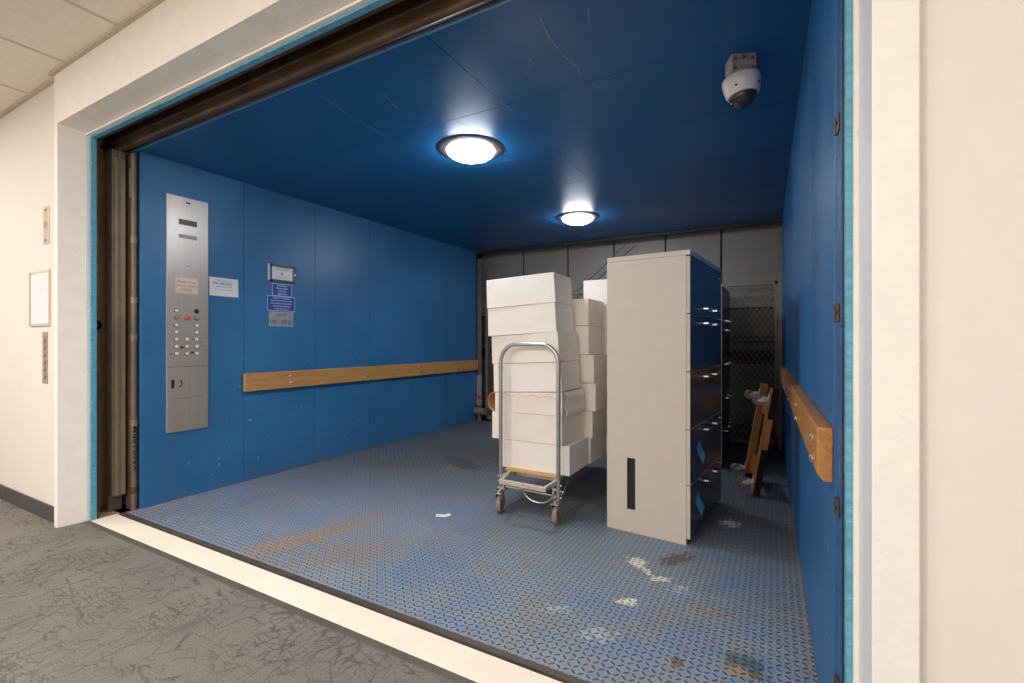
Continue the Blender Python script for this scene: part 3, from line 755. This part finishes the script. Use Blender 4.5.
# near push handle, an inverted U
pts = [(-.221,0,.14),(-.221,0,.95)]
for k in range(0, 10): 
    q = R(180-k*10); pts.append((-.221+.13+.13*math.cos(q), 0, 1.055+.13*math.sin(q)))
for k in range(0, 10):
    q = R(90-k*10); pts.append((.221-.13+.13*math.cos(q), 0, 1.055+.13*math.sin(q)))
pts += [(.221,0,.95),(.221,0,.14)]
mb = MB(); mb.tube(pts, .0145, 16); mb.build('push_handle', M['galv'], ct, smooth=True)
for s in (-1, 1):
    mb = MB(); mb.cyl((s*.221,0,1.01),(s*.221,0,1.03),.017,n=16); mb.build('handle_collar', M['zinc'], ct, smooth=True)
# front frame shelf
mb = MB()
mb.bar((-.138,-.155,.268),(.205,-.155,.262),.026,.03); mb.bar((-.13,-.14,.268),(-.18,.05,.272),.024,.024); mb.bar((.19,-.14,.264),(.2,.05,.27),.024,.024)
mb.build('end_frame', M['white_paint_metal'], ct, bevel=.004)
mb = MB(); mb.tube([(-.20,-.005,.187),(.19,-.02,.183)], .006, 10); mb.build('cross_rod', M['zinc'], ct, smooth=True)
pts = []
for k in range(15):
    q = R(180+k*12.5); pts.append((.08+.115*math.cos(q), -.02, .205+.085*math.sin(q)))
mb = MB(); mb.tube(pts, .007, 10); mb.build('foot_loop', M['galv'], ct, smooth=True)
for s in (-1, 1):
    mb = MB(); mb.box(s*.19-.008,s*.19+.008,-.02,.03,.16,.275); mb.box(s*.205-.02,s*.205+.02,.012,.018,.165,.275); mb.build('hinge_bracket', M['zinc'], ct, bevel=.002)
    for zz in (.18,.225,.26):
        mb = MB(); mb.cyl((s*.205,.0,zz),(s*.205,-.022,zz),.011,n=6); mb.cyl((s*.245,.0,zz-.01),(s*.18,.0,zz-.01),.007,n=10); mb.build('bolt', M['bolt'], ct)
    mb = MB(); mb.bar((s*.232,.02,.165),(s*.232,.15,.26),.008,.022); mb.build('brace', M['galv'], ct, bevel=.001)
def caster(x, y, rot):
    mb = MB(); mb.T = Matrix.Translation((x,y,0)) @ Matrix.Rotation(R(rot),4,'Z')
    T = mb.T
    mb.box(-.028,.028,-.034,.034,.142,.148); mb.cyl((0,0,.148),(0,0,.165 if y < 1 else .25),.018,n=16)
    for s in (-1, 1): mb.prism([(s*.024-.002,-.03,.145),(s*.024-.002,.03,.145),(s*.024-.002,.035,.06),(s*.024-.002,.012,.052)], (.004,0,0))
    fk = mb.build('caster', M['zinc'], ct, bevel=.001)
    mb = MB(); mb.T = T
    mb.lathe([(.045,-.017),(.06,-.017),(.065,-.012),(.065,.012),(.06,.017),(.045,.017)], (0,.025,.066), (1,0,0), 36); mb.build('tyre', M['rubber_grey'], fk, smooth=True)
    mb = MB(); mb.T = T
    mb.lathe([(.046,-.014),(.04,-.0165),(.015,-.019),(.015,.019),(.04,.0165),(.046,.014)], (0,.025,.066), (1,0,0), 28); mb.build('hub', M['hub_red'], fk, smooth=True)
    return fk
caster(-.215,-.03,14); caster(.222,-.045,4); caster(-.165,1.44,0); caster(.165,1.44,0)

# ================================================================== BOXES
BG = 'white cardboard boxes stacked on the cart'
def carton(label, xc, y0, z0, w=.54, d=.35, h=.2, roll=0, yaw=0, mat='box', taper=0, skewtop=0):
    # base centre front at (xc, y0, z0)
    t = thing('cardboard_box', label, 'box', (xc, y0, z0), (0, R(roll), R(yaw)), BG)
    w2 = w/2
    mb = MB(); e = .0025
    bot = [(-w2,0,0),(w2,0,0),(-w2,d,0),(w2,d,0)]
    top = [(-w2+taper,0+taper*.5,h-skewtop),(w2-taper,0+taper*.5,h),(-w2+taper,d,h-skewtop),(w2-taper,d,h)]
    mb.hexa(bot+top); mb.build('carton', M[mat], t, bevel=.003)
    # overlapping lid wrapped over the top edge, closed with a seam
    lh = h*.985
    mb = MB(); mb.box(-w2-.0008,w2+.0008,-.0012,.0,.0,.003); mb.build('bottom_edge', M['boxedge'], t)
    mb = MB()
    mb.bar((w2-taper*.0,-.0008,.004),(w2-taper,taper*.5-.0008,h-.004),.003,.0016, up=(0,1,0)); mb.build('corner_edge', M['boxedge'], t)
    return t
S1 = 'front stack'
y1 = 2.955
carton('white box at the bottom of the front stack, on the cart deck', -1.468, y1, .299, .538, .36, .1985)
carton('white box second from the bottom of the front stack', -1.530, y1-.002, .499, .552, .36, .195, mat='box2')
# crushed box
t = carton('crushed white box with curled side flaps, third from the bottom of the front stack', -1.518, y1, .695, .53, .355, .163, mat='box2', skewtop=.026)
mb = MB(); n = 14; vs = []; fs = []   # right flap, rippled
prof = []
for i in range(n+1):
    u = i/n; prof.append((.272+.028*math.sin(u*math.pi*1.0)*(1-.5*u)+.012*math.sin(u*9.2), .160-.172*u))
for k in (0, 1):
    for (px, pz) in prof:
        for yy in (.01,.35): vs.append((px+.003*k+.006*(yy > .2)*math.sin(pz*40), yy, pz))
for k in (0, 1):
    for i in range(n): q = k*2*(n+1)+2*i; fs.append((q,q+1,q+3,q+2))
S = 2*(n+1)
for i in range(n): fs += [(2*i,2*i+2,S+2*i+2,S+2*i),(2*i+1,2*i+3,S+2*i+3,S+2*i+1)]
fs += [(0,1,S+1,S),(2*n,2*n+1,S+2*n+1,S+2*n)]
mb.add(vs, fs); o = mb.build('side_flap', M['box'], t, smooth=True); o['label'] = 'white rippled flap hanging out on the right'
mb = MB(); n = 16; vs = []; fs = []   # left flap curls outwards into a half tube, brown inside
for k in (0, 1):
    for i in range(n+1):
        q = R(82+196*i/n); r = .064-.004*k
        for yy in (-.004,.30): vs.append((-.270+r*.85*math.cos(q), yy, .070+r*1.08*math.sin(q)))
for k in (0, 1):
    for i in range(n): q = k*2*(n+1)+2*i; fs.append((q,q+1,q+3,q+2))
S = 2*(n+1)
for i in range(n): fs += [(2*i,2*i+2,S+2*i+2,S+2*i),(2*i+1,2*i+3,S+2*i+3,S+2*i+1)]
fs += [(0,1,S+1,S),(2*n,2*n+1,S+2*n+1,S+2*n)]
mb.add(vs, fs); o = mb.build('curled_flap', M['kraft'], t, smooth=True); o['label'] = 'brown flap curled into a half tube on the left'
mb = MB()   # torn wavy flap edge on the front
for i in range(13):
    x0 = -.21+i*.034; z = .128+.008*math.sin(i*1.9)
    mb.bar((x0,-.003,z),(x0+.035,-.003,.128+.008*math.sin((i+1)*1.9)),.004,.004, up=(0,1,0))
mb.build('torn_edge', M['boxedge'], t)
# four tilted boxes above
def tilt(xr, zr, h, label, roll, yaw=0, w=.537, mat='box', taper=.004):
    # right bottom corner at (xr, zr); rolls about y so the left side is lower
    c = math.cos(R(roll)); s = math.sin(R(roll))
    xc = xr - w/2*c; zc = zr - w/2*s
    return carton(label, xc, y1, zc, w, .352, h, -roll, yaw, mat, taper)
tilt(-1.255,.8625,.2025,'white box fourth from the bottom of the front stack, on the crushed one',2.9,0)
tilt(-1.271,1.0665,.2025,'white box third from the top of the front stack, above the cart handle bar',2.9,-1.0,.54,'box2')
tilt(-1.297,1.2700,.2025,'white box second from the top of the front stack',2.9,1.5,.54)
tilt(-1.306,1.4735,.2065,'white box at the very top of the front stack',2.9,2.2,.54)
# second stack
y2 = 3.332; y3 = 3.70
zl = [.299,.490,.689,.895,1.104,1.322,1.525]
for i, (xr, lab) in enumerate(((-1.186,'bottom white box of the second stack, behind the front stack'),(-1.171,'white box second from the bottom of the second stack'),(-1.146,'white box third from the bottom of the second stack, beside the rippled flap'),(-1.160,'white box third from the top of the second stack'),(-1.201,'white box second from the top of the second stack'),(-1.203,'topmost white box of the lower second stack'))):
    carton(lab, xr-.27, y2, zl[i], .54, .355, zl[i+1]-zl[i]-.0015, mat='box2' if i % 2 else 'box')
zl = [.299,.50,.70,.90,1.10,1.30,1.502]
names3 = ['bottom','second from the bottom','third from the bottom','third from the top','second from the top','topmost']
for i in range(6):
    carton('white box %s of the rear stack, behind the second stack' % names3[i], -1.43+.01*((i*7) % 3-1), y3, zl[i], .54, .355, zl[i+1]-zl[i]-.0015, mat='box' if i % 2 else 'box2')
carton('bluish white box perched on the rear stack beside the cabinet top', -1.21, y3+.005, 1.5025, .34, .33, .205)

# ================================================================== FURNITURE DOLLY (stood on end against right wall)
dl = thing('furniture_dolly', 'wooden furniture dolly on casters stood on end against the right wall', 'dolly', (-.135,4.13,.012), (0,0,R(10)))
lean = Matrix.Rotation(R(9.5),4,'Y')
def DM():
    m = MB(); m.T = lean; return m
LZ = .845
for y0 in (0, .43):
    mb = DM(); mb.box(-.022,.034,y0,y0+.05,.004,LZ-.004); o = mb.build('side_rail', M['oak_z'], dl, bevel=.003)
    for z0, z1 in (((.0,.36),(.60,LZ)) if y0 == 0 else ((.0,.06),)):
        mb = DM(); mb.box(-.008,.04,y0-.006,y0+.056,z0,z1); c = mb.build('carpet_sleeve', M['carpet_black'], o, bevel=.004); c['label'] = 'black carpet wrapped round the rail end'
for z0, z1 in ((.10,.24),(.60,.74)):
    mb = DM(); mb.box(.012,.030,.05,.43,z0,z1); mb.build('cross_board', M['oak_z'], dl, bevel=.002)
for z in (.09,.745):
    for y in (.02,.45):
        mb = DM(); mb.box(-.026,-.0225,y-.03,y+.03,z-.045,z+.045); mb.cyl((-.026,y,z),(-.05,y,z),.02,n=16)
        for s in (-1, 1): mb.prism([(-.05,y+s*.02-.002,z-.022),(-.05,y+s*.02-.002,z+.022),(-.092,y+s*.02-.002,z-.006),(-.098,y+s*.02-.002,z-.026)], (0,.004,0))
        fk = mb.build('caster', M['bright_caster'], dl, bevel=.001)
        mb = DM(); mb.lathe([(.012,-.016),(.034,-.016),(.04,-.009),(.04,.009),(.034,.016),(.012,.016)], (-.094,y,z-.018), (0,1,0), 28); mb.build('wheel', M['wheel_bronze'], fk, smooth=True)

# ================================================================== REAR: gate, posts, landing doors
mb = MB()
xs = [-4.3]+[v*1.05 for v in (-3.18,-2.49,-1.84,-1.184,-.545)]+[.3]
for a, b in zip(xs[:-1], xs[1:]): mb.box(a+.012, b-.012, 6.38, 6.4, 1.62, 2.75)
mb.box(-4.3,.3,6.395,6.44,1.6,2.8,1)
struct(mb, 'door_2', [M['rear_door'], M['rear_dark']], bevel=.002)
mb = MB()   # lower leaf of the landing door with its framed panels
mb.box(-4.3,.3,6.40,6.44,-.1,1.62)
struct(mb, 'door_3', M['rear_dark'])
mb = MB()
for a, b in zip(xs[:-1], xs[1:]):
    mb.box(a+.07,b-.05,6.385,6.402,1.27,1.60); mb.box(a+.02,b-.02,6.385,6.402,.2,.93)
mb.box(-4.3,.3,6.36,6.40,1.215,1.245); mb.box(-4.3,.3,6.34,6.40,1.10,1.19)
struct(mb, 'door_4', M['rear_panel'], bevel=.003)
mb = MB(); mb.box(-4.2,.3,YB,YB+.05,2.535,2.75); struct(mb, 'trim_15', M['rear_dark'])
mb = MB(); mb.box(-4.6,-4.1,YB,6.45,-.1,2.8); mb.box(.25,.6,YB,6.45,-.1,2.8); mb.box(-4.6,.6,YB,6.45,2.75,2.85); mb.box(-4.6,.6,YB+.05,6.45,-.1,-.01); struct(mb, 'wall_rear_hoistway', M['rear_dark'])

gx0, gx1, gz0, gz1, gy = -3.84, .035, .03, 1.895, 6.10
gt = thing('rear_mesh_gate', 'grey diamond mesh gate across the rear of the car', 'gate', ((gx0+gx1)/2, gy, gz0))
ox = (gx0+gx1)/2
def L(x): return x-ox
mb = MB()
mb.box(L(gx0),L(gx1),-.02,.02,gz1-gz0-.045,gz1-gz0); mb.box(L(gx0),L(gx1),-.02,.02,0,.05)
mb.box(L(gx0),L(gx0)+.04,-.02,.02,0,gz1-gz0); mb.box(L(gx1)-.03,L(gx1),-.02,.02,0,gz1-gz0)
for x in (-2.55,-1.27): mb.box(L(x)-.015,L(x)+.015,-.015,.015,0,gz1-gz0)
mb.build('frame', M['gate_grey'], gt, bevel=.002)
mb = MB(); W0, W1 = L(gx0)+.03, L(gx1)-.02; hh = gz1-gz0-.04; cell = .058; sl = 1.55
def clip(xs_, s):
    x0, z0 = xs_, .03; x1, z1 = xs_+s*(hh-.03)/sl, hh
    def at(x): return z0+(x-x0)/(x1-x0)*(z1-z0)
    pts = [(x0,z0),(x1,z1)]
    out = []
    for (x, z) in pts:
        if x < W0: z = at(W0); x = W0
        if x > W1: z = at(W1); x = W1
        out.append((x, z))
    return out
x = W0-hh/sl
while x < W1+hh/sl:
    for s in (1, -1):
        a, b = (x, 0), (x, 0)
        xa, xb = x, x+s*(hh-.03)/sl
        if max(xa, xb) > W0+.01 and min(xa, xb) < W1-.01:
            (ax, az), (bx_, bz) = clip(x, s)
            if abs(ax-bx_) > .01: mb.bar((ax,.001*s,az),(bx_,.001*s,bz),.006,.006, up=(0,1,0))
    x += cell
mb.build('mesh_panel', M['gate_dark'], gt)
for xx, nm in ((XL(6.0)+.045,'left'),(XR(6.0)-.012,'right')):
    t = thing('gate_post', 'grey gate guide post at the %s rear corner of the car' % nm, 'post', (xx, YB+.02, 0))
    mb = MB(); mb.box(-.03,.03,-.02,.02,.0,2.47); mb.build('post', M['gate_grey'], t, bevel=.003)
    if nm == 'left':
        mb = MB(); mb.box(-.034,.05,-.034,-.02,.24,.70); mb.build('guard_plate', M['rear_door'], t, bevel=.003)
        mb = MB(); mb.box(-.012,.045,-.0355,-.034,.33,.39); mb.build('warning_sticker', M['red_label'], t)
        mb = MB(); mb.cyl((-.02,-.09,.16),(.16,-.09,.16),.05,n=20); mb.box(-.02,.02,-.06,-.018,.13,.19); mb.build('bumper', M['rail_light'], t, smooth=True)
for k, (p, q, lab) in enumerate((((-2.46,1.86),(-1.72,2.49),'upper thin dark cable slanting above the rear gate'),((-2.44,1.80),(-1.60,2.47),'lower thin dark cable slanting above the rear gate'))):
    mb = MB(); mb.tube([(p[0],6.2+.03*k,p[1]),((p[0]+q[0])/2,6.2+.03*k,(p[1]+q[1])/2-.004),(q[0],6.2+.03*k,q[1])], .006, 8)  # thin dark tubes drawn for the two slanting lines
    tag(mb.build('slant_rod', M['frame_dark'], None, smooth=True, origin=(p[0],6.2+.03*k,p[1])), lab, 'rod', 'rods above the rear gate')

# scrap of paper on the floor
mb = MB(); n = 5; vs = []; fs = []
for k in (0, 1):
    for j in range(n+1):
        for i in range(n+1): vs.append((-.05+.1*i/n, -.025+.05*j/n, .002+.001*k+.012*((i/n-.5)**2)*2+.004*math.sin(j*1.3+i)**2))
N = (n+1)**2
for k in (0, 1):
    for j in range(n):
        for i in range(n): q = k*N+j*(n+1)+i; fs.append((q,q+1,q+n+2,q+n+1))
for i in range(n):
    for a, b in ((i, i+1), (n*(n+1)+i, n*(n+1)+i+1), (i*(n+1), (i+1)*(n+1)), (i*(n+1)+n, (i+1)*(n+1)+n)): fs.append((a,b,N+b,N+a))
mb.add(vs, fs); o = tag(mb.build('paper_scrap', M['paper'], None), 'small white scrap of paper lying on the tread plate floor', 'scrap')
o.location = (-1.99,2.61,0); o.rotation_euler = (0,0,R(35))

# ================================================================== LIGHTS
def area(name, loc, sx, sy, power, col, rot=(0,0,0)):
    l = bpy.data.lights.new(name, 'AREA'); l.shape = 'RECTANGLE'; l.size = sx; l.size_y = sy; l.energy = power; l.color = col
    o = bpy.data.objects.new(name, l); COL.objects.link(o); o.location = loc; o.rotation_euler = rot; return o
warm = (1,.945,.895)
for x, y, p in ((-5.6,-.3,44),(-3.5,-1.5,94),(-1.4,-1.5,96),(.7,-1.5,46),(2.4,-1.5,8)):
    area('unseen_hall_lamp', (x,y,2.93), .6, 1.2, p, warm)  # unseen lamps; back row placed so the rear hall wall bounces fill light
w = bpy.data.worlds.new('World'); SC.world = w; w.use_nodes = True
w.node_tree.nodes['Background'].inputs[0].default_value = (.5,.45,.4,1); w.node_tree.nodes['Background'].inputs[1].default_value = .05

# ================================================================== CAMERA
cam = bpy.data.cameras.new('Camera'); co = bpy.data.objects.new('Camera', cam); COL.objects.link(co)
co.location = (0,0,1.2); co.rotation_euler = (R(90),0,math.atan2(262,472))
cam.sensor_width = 36; cam.lens = 472/1024*36; cam.clip_start = .02; cam.shift_y = .5/1024
SC.camera = co
SC.view_settings.view_transform = 'Standard'; SC.view_settings.look = 'None'; SC.view_settings.gamma = 1
SC.view_settings.exposure = 0; SC.view_settings.use_curve_mapping = False
SC.cycles.use_denoising = True; SC.cycles.max_bounces = 10; SC.cycles.diffuse_bounces = 6; SC.cycles.sample_clamp_indirect = 6
